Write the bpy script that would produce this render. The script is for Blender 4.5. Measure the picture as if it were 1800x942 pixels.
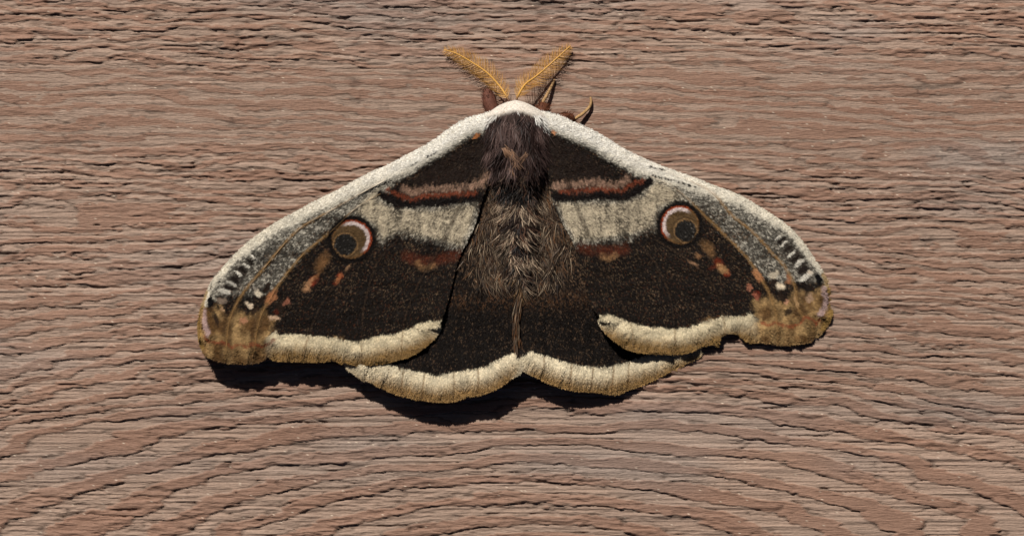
import bpy, math
import numpy as np
from mathutils import Vector

# ------------------------------------------------------------------ scene, camera, light
sc = bpy.context.scene
for o in list(bpy.data.objects):
    bpy.data.objects.remove(o)
U = 1e-4            # one drawing unit = 0.1 mm;  x to the right, y down the board, z off the board
HC = 6000.0         # camera height above the board in drawing units (0.6 m)
CX, CY = 900.0, 471.0

cam = bpy.data.cameras.new('camera')
cam.sensor_width = 36.0
cam.lens = 36.0 * HC / 1800.0
cam.clip_start = 0.01
cam.clip_end = 50.0
camo = bpy.data.objects.new('camera', cam)
sc.collection.objects.link(camo)
camo.location = (0, 0, HC * U)
sc.camera = camo

SUN_ELEV = math.radians(40)
sh = np.array([18.0, -45.0]); sh /= np.linalg.norm(sh)      # way the shadows fall (y up)
world = bpy.data.worlds.new('World'); sc.world = world
world.use_nodes = True
wn = world.node_tree
wn.nodes.clear()
wo = wn.nodes.new('ShaderNodeOutputWorld'); wb = wn.nodes.new('ShaderNodeBackground')
sky = wn.nodes.new('ShaderNodeTexSky'); sky.sky_type = 'NISHITA'; sky.sun_disc = False
sky.sun_elevation = SUN_ELEV
sky.sun_rotation = math.atan2(-sh[0], -sh[1])
sky.altitude = 1500.0; sky.air_density = 0.2; sky.dust_density = 2.0; sky.ozone_density = 0.3
wb.inputs['Strength'].default_value = 0.05
wn.links.new(sky.outputs[0], wb.inputs['Color']); wn.links.new(wb.outputs[0], wo.inputs['Surface'])

sl = bpy.data.lights.new('sun', 'SUN'); sl.energy = 5.0; sl.angle = math.radians(0.5); sl.color = (1.0, 0.96, 0.90)
suno = bpy.data.objects.new('sun', sl); sc.collection.objects.link(suno)
ld = Vector((sh[0]*math.cos(SUN_ELEV), sh[1]*math.cos(SUN_ELEV), -math.sin(SUN_ELEV)))
suno.rotation_euler = ld.to_track_quat('-Z', 'Y').to_euler()
suno.location = (0, 0, 1)
sc.view_settings.view_transform = 'Standard'
sc.view_settings.look = 'None'
sc.view_settings.exposure = 0.0
sc.view_settings.gamma = 1.0
sc.view_settings.use_curve_mapping = False

# ------------------------------------------------------------------ helpers
rng = np.random.default_rng(7)

def world_pts(p):
    """drawing units -> metres"""
    p = np.asarray(p, dtype=np.float64)
    k = 1.0 - p[:, 2] / HC
    return np.stack([(p[:, 0]-CX)*k*U, (CY-p[:, 1])*k*U, p[:, 2]*U], 1)

def lin(c):
    c = np.asarray(c, dtype=np.float64) / 255.0
    return np.where(c <= 0.04045, c/12.92, ((c+0.055)/1.055)**2.4) / 1.06

def hsh(ix, iy, seed):
    h = (ix.astype(np.int64)*374761393 + iy.astype(np.int64)*668265263 + seed*1442695041) & 0xFFFFFFFF
    h = ((h ^ (h >> 13)) * 1274126177) & 0xFFFFFFFF
    h = ((h ^ (h >> 16)) * 2246822519) & 0xFFFFFFFF
    return ((h ^ (h >> 15)) & 0xFFFFFF) / float(0xFFFFFF)

def vn(x, y, seed=0):
    """value noise, -1..1"""
    x = np.asarray(x, dtype=np.float64); y = np.asarray(y, dtype=np.float64)
    ix = np.floor(x); iy = np.floor(y)
    fx = x-ix; fy = y-iy
    fx = fx*fx*fx*(fx*(fx*6-15)+10); fy = fy*fy*fy*(fy*(fy*6-15)+10)
    a = hsh(ix, iy, seed); b = hsh(ix+1, iy, seed); c = hsh(ix, iy+1, seed); d = hsh(ix+1, iy+1, seed)
    return 2*((a*(1-fx)+b*fx)*(1-fy) + (c*(1-fx)+d*fx)*fy) - 1

def fbm(x, y, o=3, seed=0, g=0.5):
    s = 0; a = 1; t = 0
    for k in range(o):
        s = s + a*vn(x*2**k + 17.3*k, y*2**k - 9.1*k, seed+k*13); t += a; a *= g
    return s/t

def sstep(a, b, v):
    t = np.clip((v-a)/(b-a), 0, 1)
    return t*t*(3-2*t)

def catmull(pts, n=8, closed=False):
    p = np.array(pts, dtype=np.float64)
    if closed:
        q = np.vstack([p[-1:], p, p[:2]])
    else:
        q = np.vstack([2*p[0]-p[1], p, 2*p[-1]-p[-2]])
    out = []
    for i in range(1, len(q)-2):
        t = np.linspace(0, 1, n, endpoint=False)[:, None]
        a, b, c, d = q[i-1], q[i], q[i+1], q[i+2]
        out.append(0.5*((2*b) + (-a+c)*t + (2*a-5*b+4*c-d)*t*t + (-a+3*b-3*c+d)*t**3))
    r = np.vstack(out)
    if not closed:
        r = np.vstack([r, p[-1:]])
    return r

def pdist(x, y, pts):
    """distance to a polyline, position along it 0..1, nearest point"""
    pts = np.asarray(pts, dtype=np.float64)
    best = np.full(x.shape, 1e9); tt = np.zeros(x.shape); nx = np.zeros(x.shape); ny = np.zeros(x.shape)
    seg = np.linalg.norm(np.diff(pts[:, :2], axis=0), axis=1); cum = np.concatenate([[0], np.cumsum(seg)])
    for i in range(len(pts)-1):
        ax, ay = pts[i, :2]; bx, by = pts[i+1, :2]
        dx, dy = bx-ax, by-ay; l2 = dx*dx+dy*dy
        if l2 < 1e-9:
            continue
        t = np.clip(((x-ax)*dx+(y-ay)*dy)/l2, 0, 1)
        qx = ax+t*dx; qy = ay+t*dy
        d = (x-qx)**2+(y-qy)**2
        m = d < best
        best[m] = d[m]; tt[m] = (cum[i]+t[m]*seg[i])/cum[-1]; nx[m] = qx[m]; ny[m] = qy[m]
    return np.sqrt(best), tt, nx, ny

def inside(x, y, poly):
    poly = np.asarray(poly); r = np.zeros(x.shape, bool)
    n = len(poly)
    for i in range(n):
        x1, y1 = poly[i, :2]; x2, y2 = poly[(i+1) % n, :2]
        if y1 == y2:
            continue
        c = ((y1 > y) != (y2 > y)) & (x < (x2-x1)*(y-y1)/(y2-y1)+x1)
        r ^= c
    return r

def sdf(x, y, poly):
    """positive inside"""
    poly = np.asarray(poly, dtype=np.float64)
    d = pdist(x, y, np.vstack([poly, poly[:1]]))[0]
    return np.where(inside(x, y, poly), d, -d)

def table(xs, zs, sm=22):
    gx = np.arange(0, 1800.0); gz = np.interp(gx, xs, zs)
    k = np.exp(-0.5*(np.arange(-3*sm, 3*sm+1)/sm)**2); k /= k.sum()
    gz = np.convolve(np.pad(gz, 3*sm, mode='edge'), k, mode='valid')
    return lambda x: np.interp(x, gx, gz)

# ------------------------------------------------------------------ materials
def material(name, rough=0.6, spec=0.2, bump=None, vary=0.0, vscale=3000.0, sheen=0.0, trans=0.0):
    m = bpy.data.materials.new(name); m.use_nodes = True
    nt = m.node_tree; b = nt.nodes['Principled BSDF']
    at = nt.nodes.new('ShaderNodeAttribute'); at.attribute_name = 'Col'
    col = at.outputs['Color']
    tc = nt.nodes.new('ShaderNodeTexCoord')
    if vary > 0:
        no = nt.nodes.new('ShaderNodeTexNoise'); no.inputs['Scale'].default_value = vscale
        no.inputs['Detail'].default_value = 3
        nt.links.new(tc.outputs['Object'], no.inputs['Vector'])
        mr = nt.nodes.new('ShaderNodeMapRange'); mr.inputs['From Min'].default_value = 0.25; mr.inputs['From Max'].default_value = 0.75
        mr.inputs['To Min'].default_value = 1-vary; mr.inputs['To Max'].default_value = 1+vary
        nt.links.new(no.outputs['Fac'], mr.inputs['Value'])
        mx = nt.nodes.new('ShaderNodeVectorMath'); mx.operation = 'SCALE'
        nt.links.new(col, mx.inputs[0]); nt.links.new(mr.outputs['Result'], mx.inputs['Scale'])
        col = mx.outputs[0]
    nt.links.new(col, b.inputs['Base Color'])
    b.inputs['Roughness'].default_value = rough
    b.inputs['Specular IOR Level'].default_value = spec
    if sheen:
        b.inputs['Sheen Weight'].default_value = sheen
    if bump:
        sx, sy, dist, det = bump
        mp = nt.nodes.new('ShaderNodeMapping'); mp.inputs['Scale'].default_value = (sx, sy, sy)
        nb = nt.nodes.new('ShaderNodeTexNoise'); nb.inputs['Scale'].default_value = 1.0; nb.inputs['Detail'].default_value = det
        bu = nt.nodes.new('ShaderNodeBump'); bu.inputs['Distance'].default_value = dist; bu.inputs['Strength'].default_value = 1.0
        nt.links.new(tc.outputs['Object'], mp.inputs['Vector']); nt.links.new(mp.outputs[0], nb.inputs['Vector'])
        nt.links.new(nb.outputs['Fac'], bu.inputs['Height']); nt.links.new(bu.outputs[0], b.inputs['Normal'])
    if trans:
        out = nt.nodes['Material Output']
        tr = nt.nodes.new('ShaderNodeBsdfTranslucent'); nt.links.new(col, tr.inputs['Color'])
        ms = nt.nodes.new('ShaderNodeMixShader'); ms.inputs[0].default_value = trans
        nt.links.new(b.outputs[0], ms.inputs[1]); nt.links.new(tr.outputs[0], ms.inputs[2]); nt.links.new(ms.outputs[0], out.inputs['Surface'])
    return m

MAT_BOARD = material('painted_wood_grain', 0.62, 0.22, bump=(700, 6500, 0.00017, 3), vary=0.10, vscale=2500)
MAT_WING = material('wing_membrane', 0.8, 0.05, bump=(7000, 7000, 0.000022, 2), vary=0.15, vscale=7000)
MAT_SCALE = material('wing_scale', 0.6, 0.07)
MAT_HAIR = material('moth_hair', 0.55, 0.22, trans=0.15)
MAT_ANT = material('antenna_chitin', 0.45, 0.35, trans=0.2)
MAT_BODY = material('moth_skin', 0.7, 0.15, vary=0.3, vscale=3000)

# ------------------------------------------------------------------ mesh builders
def raw_mesh(name, co, quads=None, tris=None, col=None, mat=None, parent=None, smooth=True):
    me = bpy.data.meshes.new(name)
    co = world_pts(co)
    nq = 0 if quads is None else len(quads); ntr = 0 if tris is None else len(tris)
    me.vertices.add(len(co)); me.vertices.foreach_set('co', co.astype(np.float32).ravel())
    idx = []; start = []
    if nq:
        idx.append(np.asarray(quads).ravel()); start.append(np.arange(nq)*4)
    if ntr:
        idx.append(np.asarray(tris).ravel()); start.append(nq*4+np.arange(ntr)*3)
    idx = np.concatenate(idx).astype(np.int32); start = np.concatenate(start).astype(np.int32)
    me.loops.add(len(idx)); me.polygons.add(nq+ntr)
    me.polygons.foreach_set('loop_start', start)
    me.loops.foreach_set('vertex_index', idx)
    me.polygons.foreach_set('use_smooth', np.full(nq+ntr, smooth))
    if col is not None:
        a = me.attributes.new('Col', 'FLOAT_COLOR', 'POINT')
        c4 = np.ones((len(co), 4), np.float32); c4[:, :3] = np.clip(col, 0, 1)
        a.data.foreach_set('color', c4.ravel())
    me.update(calc_edges=True); me.validate()
    if mat:
        me.materials.append(mat)
    o = bpy.data.objects.new(name, me); sc.collection.objects.link(o)
    if parent is not None:
        o.parent = parent
    return o

def strands(name, parent, mat, root, d, L, W, c0, c1, bend=None, seg=3, flat=0.6, stuff=True):
    """many thin tapered blades as one mesh"""
    n = len(root)
    d = d/np.linalg.norm(d, axis=1, keepdims=True)
    L = np.broadcast_to(L, (n,)); W = np.broadcast_to(W, (n,))
    if bend is None:
        bend = np.zeros((n, 3))
    up = np.tile([0, 0, 1.0], (n, 1)) + flat*rng.normal(0, 1, (n, 3))
    side = np.cross(d, up); side /= np.linalg.norm(side, axis=1, keepdims=True)+1e-9
    co = []; cl = []
    for k in range(seg):
        t = k/seg
        p = root + d*(L*t)[:, None] + bend*(L*t*t)[:, None]
        w = W*(1-t**2)*0.5
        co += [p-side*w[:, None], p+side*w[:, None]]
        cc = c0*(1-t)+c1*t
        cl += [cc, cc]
    co.append(root+d*L[:, None]+bend*L[:, None]); cl.append(c1)
    m = 2*seg+1
    co = np.stack(co, 1).reshape(-1, 3); cl = np.stack(cl, 1).reshape(-1, 3)
    b = (np.arange(n)*m)[:, None]
    q = [b+np.array([[2*k, 2*k+1, 2*k+3, 2*k+2]]) for k in range(seg-1)]
    q = np.concatenate(q) if q else None
    tr = b+np.array([[2*seg-2, 2*seg-1, 2*seg]])
    o = raw_mesh(name, co, q, tr, cl, mat, parent)
    if stuff:
        o['kind'] = 'stuff'
    return o

def tube(path, rad, n=10, sub=5):
    """tube with closed ends along a smooth path; rad per control point"""
    p = catmull(path, sub); r = catmull(np.stack([rad, rad], 1), sub)[:, 0]
    tg = np.gradient(p, axis=0); tg /= np.linalg.norm(tg, axis=1, keepdims=True)
    co = []
    for i in range(len(p)):
        a = np.cross(tg[i], [0, 0, 1.0])
        if np.linalg.norm(a) < 1e-3:
            a = np.array([1.0, 0, 0])
        a /= np.linalg.norm(a); b = np.cross(tg[i], a)
        th = np.linspace(0, 2*np.pi, n, endpoint=False)[:, None]
        co.append(p[i]+r[i]*(np.cos(th)*a+np.sin(th)*b))
    co = np.vstack(co+[p[:1], p[-1:]])
    q = []; t = []
    for i in range(len(p)-1):
        for j in range(n):
            q.append((i*n+j, i*n+(j+1) % n, (i+1)*n+(j+1) % n, (i+1)*n+j))
    e = len(p)*n
    for j in range(n):
        t.append((e, (j+1) % n, j)); t.append((e+1, (len(p)-1)*n+j, (len(p)-1)*n+(j+1) % n))
    return co, np.array(q), np.array(t)

# ------------------------------------------------------------------ the board
def board_fields(x, y):
    dx = x-930.0; dy = y-985.0 - 0.045*(x-930)*sstep(700, 300, y)
    q = np.sqrt((dx/4.0)**2*sstep(-200, 700, y)**0.7 + dy**2)
    far = sstep(230, 520, q)
    q = q + (13+8*far)*fbm(x/240, y/50, 3, 1) + (4.5+4*far)*fbm(x/55, y/12, 3, 5) + (2.2+0.8*far)*fbm(x/10, y/5, 2, 9)
    lam = 33.0
    R = np.where(q < 300, q/lam, 300/lam + (q-300)/21.0)
    s = np.sin(2*np.pi*R) + 0.55*fbm(x/160, y/22, 2, 21)
    px = np.where(q < 300, lam, 21.0)/(2*np.pi)
    e = s*px                                    # about the distance to the edge of a smooth patch
    land = sstep(-0.9, 0.9, e)
    rough = sstep(-0.15, 0.35, fbm(x/420, y/70, 2, 31)+0.55*sstep(180, 60, y)+0.4*sstep(860, 930, y)*sstep(500, 800, x)*sstep(1500, 1200, x)-0.55*sstep(120, 150, y)*sstep(270, 230, y)+0.30*sstep(480, 300, y))
    calm = 1-0.62*sstep(105, 150, y+0.02*x+25*fbm(x/200, y/90, 2, 35))*sstep(285, 225, y-0.02*x+25*fbm(x/200, y/90, 2, 36))
    # fine striation of the worn low ground
    st = vn(x/150, y/3.2, 41)*0.9 + vn(x/80, y/2.2, 42)*0.7 + vn(x/220, y/7.0, 43)*0.7
    # short torn ridges
    wy = y + 2.5*fbm(x/30, y/20, 2, 51)
    rd = vn(x/30, wy/5.6, 52) + 0.7*vn(x/13, wy/3.6, 53) + 0.5*vn(x/55, wy/8.0, 54)
    rd = np.tanh(rd*2.0)
    # long torn edges and grooves
    gn = vn(x/75, (y+2.4*fbm(x/10, y/9, 2, 61))/7.0, 62)
    gm = sstep(0.05, 0.5, fbm(x/110, y/18, 2, 63)+0.15)
    groove = np.exp(-(gn/0.08)**2)*gm
    tear = np.exp(-((e+0.9)/1.1)**2)*sstep(-0.1, 0.5, fbm(x/34, y/12, 2, 71)+0.2*(1-far))
    lip = np.exp(-((e-1.6)/1.5)**2)*sstep(-0.3, 0.5, fbm(x/30, y/11, 2, 72))
    h = (1.7-0.9*far)*land + (1-land)*(1.0*st) + land*(0.25+0.35*far)*st + rough*rd*(0.9+0.5*land) + 0.8*fbm(x/90, y/25, 2, 81)
    h = h - 2.2*groove - 1.7*tear + 1.4*lip
    h = h*calm
    return h, land, groove, tear, rough

def build_board():
    xs = np.concatenate([-66-np.geomspace(6, 2600, 70)[::-1], np.arange(-60, 1862, 3.3), 1862+np.geomspace(6, 2600, 70)])
    ys = np.concatenate([-45-np.geomspace(3, 1500, 90)[::-1], np.arange(-45, 988, 1.35), 988+np.geomspace(3, 1500, 90)])
    X, Y = np.meshgrid(xs, ys)
    x = X.ravel(); y = Y.ravel()
    h, land, gr, te, ro = board_fields(x, y)
    nx, ny = len(xs), len(ys)
    low = lin((160, 135, 118)); lnd = lin((143, 108, 89))
    f = np.clip(land*0.8 + 0.12*fbm(x/200, y/40, 2, 91), 0, 1)[:, None]
    c = low*(1-f)+lnd*f
    c = c*(1+0.10*fbm(x/500, y/160, 2, 92)+0.10*vn(x/60, y/2.5, 93)*(1-land)+0.05*vn(x/4, y/3, 94))[:, None]
    grey = sstep(0.0, 0.9, fbm(x/350, y/90, 2, 95))[:, None]*0.35
    lum = c.mean(1, keepdims=True)*np.array([1.06, 1.0, 0.94])
    c = c*(1-grey)+lum*grey
    c = c*(1-0.45*np.clip(gr+te, 0, 1))[:, None]
    glint = (hsh(np.floor(x/3.3), np.floor(y/1.35), 99) > 0.9985)[:, None]
    c = np.where(glint, lin((216, 196, 174)), c)  # sparse tiny glints put into the board colour as pale specks
    out = np.maximum(np.maximum(-60-x, x-1860), np.maximum(-45-y, y-988))
    h = h*(1-0.75*sstep(60, 500, out))-2.2
    i = np.arange(nx*ny).reshape(ny, nx)
    q = np.stack([i[:-1, :-1], i[1:, :-1], i[1:, 1:], i[:-1, 1:]], -1).reshape(-1, 4)
    # sides and underside of the plank
    bx = np.array([[xs[0], ys[0], -180], [xs[-1], ys[0], -180], [xs[-1], ys[-1], -180], [xs[0], ys[-1], -180]], float)
    ring = np.concatenate([i[0, :], i[1:, -1], i[-1, -2::-1], i[-2:0:-1, 0]])
    n0 = nx*ny
    rb = np.stack([x[ring], y[ring], np.full(len(ring), -180.0)], 1)
    rq = np.stack([ring, np.roll(ring, -1), n0+np.roll(np.arange(len(ring)), -1), n0+np.arange(len(ring))], 1)
    nb = n0+len(ring)
    co = np.vstack([np.stack([x, y, h], 1), rb, bx])
    c = np.vstack([c, np.tile(lnd, (len(ring)+4, 1))])
    # seen from straight above the plank has no perspective shift of its own relief
    o = raw_mesh('board', co, np.vstack([q, rq, [[nb, nb+1, nb+2, nb+3]]]), None, c, MAT_BOARD)
    o['kind'] = 'structure'
    o['label'] = 'brown painted board with embossed wood grain lying under the moth'
    o['category'] = 'board'
    return o
board = build_board()

# ------------------------------------------------------------------ wing drawing data
WINGS = {}
WINGS['L'] = dict(
    base=(880, 235),
    costa=[(868, 196), (849, 202), (834, 205), (811, 214), (785, 231), (760, 249), (725, 268), (689, 287), (655, 302), (626, 317), (597, 333), (560, 351), (521, 372), (483, 393), (445, 419), (408, 453), (387, 477), (368, 503), (355, 537), (349, 567)],
    tip=[(349, 567), (349, 585), (353, 606), (364, 625), (387, 634), (405, 637), (443, 638), (465, 631), (469, 622), (483, 632), (513, 634), (559, 635), (588, 632), (602, 639), (604, 634), (622, 640), (650, 640), (675, 637), (718, 626), (744, 611), (764, 593), (774, 578), (771, 569)],
    inner=[(771, 569), (778, 556), (790, 516), (805, 457), (820, 425), (833, 398), (847, 352), (857, 320), (864, 290), (872, 250), (872, 215), (868, 196)],
    band_in=[(340, 700), (471, 590), (490, 588), (521, 587), (559, 590), (580, 591), (600, 595), (619, 600), (636, 598), (665, 590), (698, 585), (724, 575), (744, 565), (764, 564), (790, 560)],
    veins=[[(700, 305), (630, 343), (570, 377), (521, 407), (464, 472), (426, 518), (403, 567), (397, 629)],
           [(690, 330), (630, 363), (582, 407), (536, 445), (500, 487), (478, 520), (456, 564), (445, 630)],
           [(665, 425), (640, 450), (612, 475), (590, 500), (560, 545), (540, 600), (530, 630)],
           [(700, 420), (668, 455), (653, 490), (640, 540), (636, 600), (636, 634)],
           [(830, 300), (800, 380), (770, 440), (735, 500), (712, 560), (705, 620)]],
    black_bar=[(669, 342), (684, 350), (698, 356), (720, 360), (743, 355), (775, 356), (804, 350), (847, 345)],
    red_bar=[(682, 333), (709, 345), (726, 350), (749, 343), (789, 341), (838, 339)],
    pink_bar=[(712, 332), (724, 337), (745, 332), (761, 331), (804, 331), (845, 322), (858, 306)],
    basal=[(868, 240), (835, 252), (800, 268), (761, 290), (724, 317), (740, 325), (775, 324), (815, 321), (850, 303), (866, 275)],
    costa_w=([0, .25, .5, .75, .9, 1.0], [30, 26, 19, 12, 8, 6]),
    dash=[[(838, 250), (800, 266), (761, 284), (730, 303)], [(649, 333), (668, 326), (690, 316)], [(722, 292), (734, 286)], [(752, 277), (768, 268)]],
    cream=[(622, 374), (640, 345), (672, 322), (668, 350), (695, 364), (761, 366), (843, 352), (832, 396), (812, 436), (789, 428), (743, 418), (703, 410), (672, 425), (655, 395)],
    grey=[(880, 180), (690, 330), (632, 363), (584, 404), (538, 445), (502, 486), (480, 514), (440, 522), (412, 520), (380, 530), (340, 540), (340, 470), (600, 300)],
    smudge=[(715, 449), (735, 456), (760, 458), (785, 452), (806, 447)],
    smudge_tan=[(735, 462), (746, 470), (762, 466)],
    eye=dict(c=(619, 420), r=(43, 41), rot=-0.5, pc=(608, 429), pr=(21, 20), arc=-0.62),
    apex_tan=[(340, 535), (372, 545), (390, 535), (398, 560), (420, 545), (436, 560), (450, 548), (464, 545), (484, 560), (478, 580), (465, 600), (600, 594), (600, 700), (340, 700)],
    black_spot=((371, 531), (5.5, 9.5), 0.2),
    lilac=[(360, 546), (359, 560), (362, 574), (367, 585)],
    rim=[(363, 512), (356, 540), (351, 570), (351, 590), (357, 612)],
    red_zig=[(362, 590), (372, 600), (395, 602), (410, 609), (424, 604), (434, 609), (448, 603), (460, 608), (484, 596)],
    bars=[((396, 512), 11, 4.0, 0.40), ((408, 497), 10, 2.4, 0.55), ((420, 481), 9, 1.8, 0.6), ((433, 466), 9, 1.6, 0.65), ((446, 452), 8, 1.2, 0.65)],
    darkgaps=[((403, 505), 11, 3.4, 0.45), ((414, 490), 10, 3.4, 0.55), ((427, 474), 9, 3.2, 0.6), ((440, 459), 9, 2.6, 0.65), ((388, 524), 9, 3, 0.4),
              ((380, 560), 14, 3.5, 1.3), ((448, 546), 10, 4, 1.9), ((462, 527), 10, 4, 2.2), ((494, 540), 16, 6, 2.0), ((470, 505), 9, 4, 2.2)],
    spots=[((455, 514), 9, 5, 0.3, (232, 216, 190)), ((441, 535), 7, 5.5, 0.3, (238, 215, 185)), ((391, 544), 5, 3.5, 0.3, (200, 160, 120)), ((391, 527), 8, 5, 0.4, (150, 130, 112)),
           ((429, 563), 5, 7, 0.3, (196, 140, 104)), ((477, 522), 7, 14, 0.6, (178, 120, 80)), ((483, 557), 9, 5, 0.1, (205, 170, 140)), ((504, 529), 4, 9, 0.6, (150, 96, 74)),
           ((449, 505), 5, 3, 0.3, (150, 140, 126)), ((408, 512), 4, 3, 0, (160, 140, 120))],
    tans=[((543, 500), 6, 14, 0.55, (200, 150, 108)), ((567, 461), 10, 21, 0.6, (128, 92, 58)), ((596, 488), 4, 10, 0.5, (176, 110, 70)), ((613, 469), 3, 10, 0.7, (150, 115, 85)), ((556, 486), 4, 8, .5, (140, 95, 60))],
    reds=[((552, 493), 7, 12, 0.6, (122, 46, 24)), ((598, 483), 6, 6, 0.5, (128, 48, 24)), ((487, 548), 5, 5, 0, (96, 40, 26)), ((590, 497), 5, 4, 0, (90, 36, 20))],
    under=((414, 492), 48, 14, -0.93),
    tegula=((838, 239), 8, 4, -0.4),
)
WINGS['R'] = dict(
    base=(945, 235),
    costa=[(948, 196), (979, 203), (1002, 213), (1048, 233), (1085, 256), (1128, 278), (1176, 297), (1223, 314), (1250, 325), (1296, 342), (1338, 366), (1376, 391), (1404, 418), (1425, 447), (1446, 478), (1459, 507), (1462, 534)],
    tip=[(1462, 534), (1462, 550), (1457, 566), (1447, 580), (1436, 592), (1432, 588), (1424, 600), (1400, 604), (1376, 606), (1338, 601), (1315, 601), (1306, 594), (1296, 586), (1280, 585), (1267, 590), (1262, 608), (1255, 604), (1240, 606), (1229, 609), (1216, 616), (1196, 621), (1163, 621), (1130, 619), (1104, 613), (1084, 601), (1065, 585), (1053, 567), (1057, 557)],
    inner=[(1057, 557), (1041, 538), (1028, 495), (1017, 455), (1006, 421), (986, 385), (972, 355), (967, 328), (962, 290), (950, 250), (944, 215), (948, 196)],
    band_in=[(1030, 556), (1055, 553), (1071, 552), (1091, 560), (1111, 567), (1137, 572), (1170, 576), (1196, 576), (1219, 571), (1242, 563), (1262, 558), (1280, 555), (1310, 555), (1331, 559), (1480, 680)],
    veins=[[(1120, 300), (1187, 332), (1236, 377), (1268, 408), (1310, 450), (1334, 485), (1352, 517), (1364, 555), (1368, 602)],
           [(1130, 290), (1200, 314), (1250, 338), (1285, 377), (1327, 412), (1355, 443), (1380, 471), (1397, 506), (1404, 545), (1425, 572), (1430, 590)],
           [(1150, 420), (1190, 445), (1217, 462), (1245, 490), (1265, 530), (1275, 582)],
           [(1110, 415), (1150, 460), (1170, 500), (1182, 545), (1187, 618)],
           [(990, 300), (1020, 380), (1045, 440), (1075, 500), (1105, 560), (1115, 612)]],
    black_bar=[(978, 347), (1024, 347), (1050, 342), (1070, 343), (1084, 347), (1104, 344), (1122, 333), (1140, 318)],
    red_bar=[(984, 336), (1024, 335), (1048, 331), (1070, 334), (1090, 336), (1108, 324), (1128, 317)],
    pink_bar=[(975, 326), (1009, 323), (1048, 320), (1066, 325), (1081, 326), (1101, 315)],
    basal=[(958, 232), (972, 238), (1009, 260), (1048, 283), (1082, 302), (1054, 311), (1009, 314), (974, 316), (960, 290)],
    costa_w=([0, .25, .5, .75, .9, 1.0], [30, 28, 19, 11, 7, 5]),
    dash=[[(980, 238), (1009, 256), (1048, 277), (1075, 290)], [(1142, 308), (1162, 312), (1190, 320), (1220, 330)], [(1140, 292), (1152, 297), (1165, 300)], [(1242, 343), (1252, 349)]],
    cream=[(973, 350), (1033, 353), (1093, 353), (1128, 340), (1144, 322), (1150, 312), (1190, 332), (1200, 350), (1160, 366), (1150, 402), (1116, 412), (1084, 418), (1039, 424), (1008, 424), (986, 386)],
    grey=[(930, 180), (1120, 310), (1187, 338), (1236, 379), (1268, 410), (1308, 450), (1332, 482), (1370, 500), (1400, 495), (1430, 498), (1480, 500), (1480, 420), (1200, 280)],
    smudge=[(1022, 434), (1040, 438), (1060, 441), (1080, 440), (1096, 436)],
    smudge_tan=[(1058, 450), (1070, 454), (1080, 448)],
    eye=dict(c=(1194, 395), r=(41, 41), rot=0.5, pc=(1204, 405), pr=(20, 20), arc=-2.45),
    apex_tan=[(1480, 500), (1448, 503), (1430, 515), (1418, 520), (1400, 508), (1385, 530), (1372, 530), (1355, 520), (1340, 525), (1320, 528), (1331, 552), (1336, 562), (1240, 560), (1240, 700), (1480, 700)],
    black_spot=((1437, 490), (6, 11), -0.1),
    lilac=[(1446, 508), (1450, 524), (1448, 540), (1440, 551)],
    rim=[(1446, 482), (1456, 505), (1460, 530), (1458, 556), (1444, 578)],
    red_zig=[(1338, 566), (1350, 571), (1362, 567), (1376, 572), (1390, 574), (1404, 570), (1416, 556), (1426, 560), (1434, 570), (1440, 560)],
    bars=[((1415, 487), 12, 4.0, -0.6), ((1403, 462), 11, 3.0, -0.6), ((1390, 446), 10, 2.0, -0.65), ((1377, 428), 9, 1.6, -0.7), ((1368, 416), 8, 1.2, -0.7)],
    darkgaps=[((1410, 474), 12, 4.5, -0.55), ((1397, 454), 11, 3.6, -0.6), ((1384, 437), 10, 3.2, -0.65), ((1372, 422), 9, 2.8, -0.7), ((1418, 503), 14, 4.5, 0.7),
              ((1373, 520), 13, 5, 0.95), ((1362, 497), 12, 4, 1.0), ((1400, 505), 8, 4, 1.0), ((1343, 500), 12, 6, 0.9), ((1385, 548), 9, 5, -0.7)],
    spots=[((1359, 482), 9, 6, -0.3, (205, 190, 165)), ((1371, 502), 7, 6.5, -0.3, (242, 222, 192)), ((1331, 484), 6, 13, -0.5, (178, 124, 84)), ((1315, 503), 4, 7, -0.3, (170, 110, 84)),
           ((1327, 519), 4, 8, -0.5, (156, 92, 70)), ((1385, 490), 5, 8, -0.4, (160, 108, 74)), ((1400, 530), 4, 9, -0.3, (170, 136, 96)), ((1382, 530), 4, 4, 0, (190, 140, 110)),
           ((1423, 480), 5, 4, 0, (232, 214, 190)), ((1422, 523), 7, 6, 0, (166, 136, 110))],
    tans=[((1244, 436), 9, 18, -0.6, (130, 96, 62)), ((1269, 471), 7, 13, -0.7, (186, 142, 96)), ((1217, 461), 3, 11, -0.8, (160, 122, 92)), ((1225, 449), 3, 7, -.9, (150, 110, 76))],
    reds=[((1262, 462), 8, 10, -0.7, (122, 46, 22)), ((1276, 480), 6, 6, -0.7, (126, 46, 24)), ((1329, 517), 6, 7, 0, (110, 42, 26)), ((1250, 470), 8, 4, -.5, (90, 40, 22))],
    under=((1398, 456), 52, 14, 0.98),
    tegula=((972, 233), 7, 4, 0.4),
)
for W in WINGS.values():
    for k in ('costa', 'tip', 'inner'):
        W[k+'_s'] = catmull(W[k], 6 if k != 'tip' else 5)
    W['outline'] = np.vstack([W['costa_s'][:-1], W['tip_s'][:-1], W['inner_s'][:-1]])
    W['veins_s'] = [catmull(v, 6) for v in W['veins']]
    W['band_s'] = catmull(W['band_in'], 6)
    sgn = 1 if W is WINGS['R'] else -1

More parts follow.
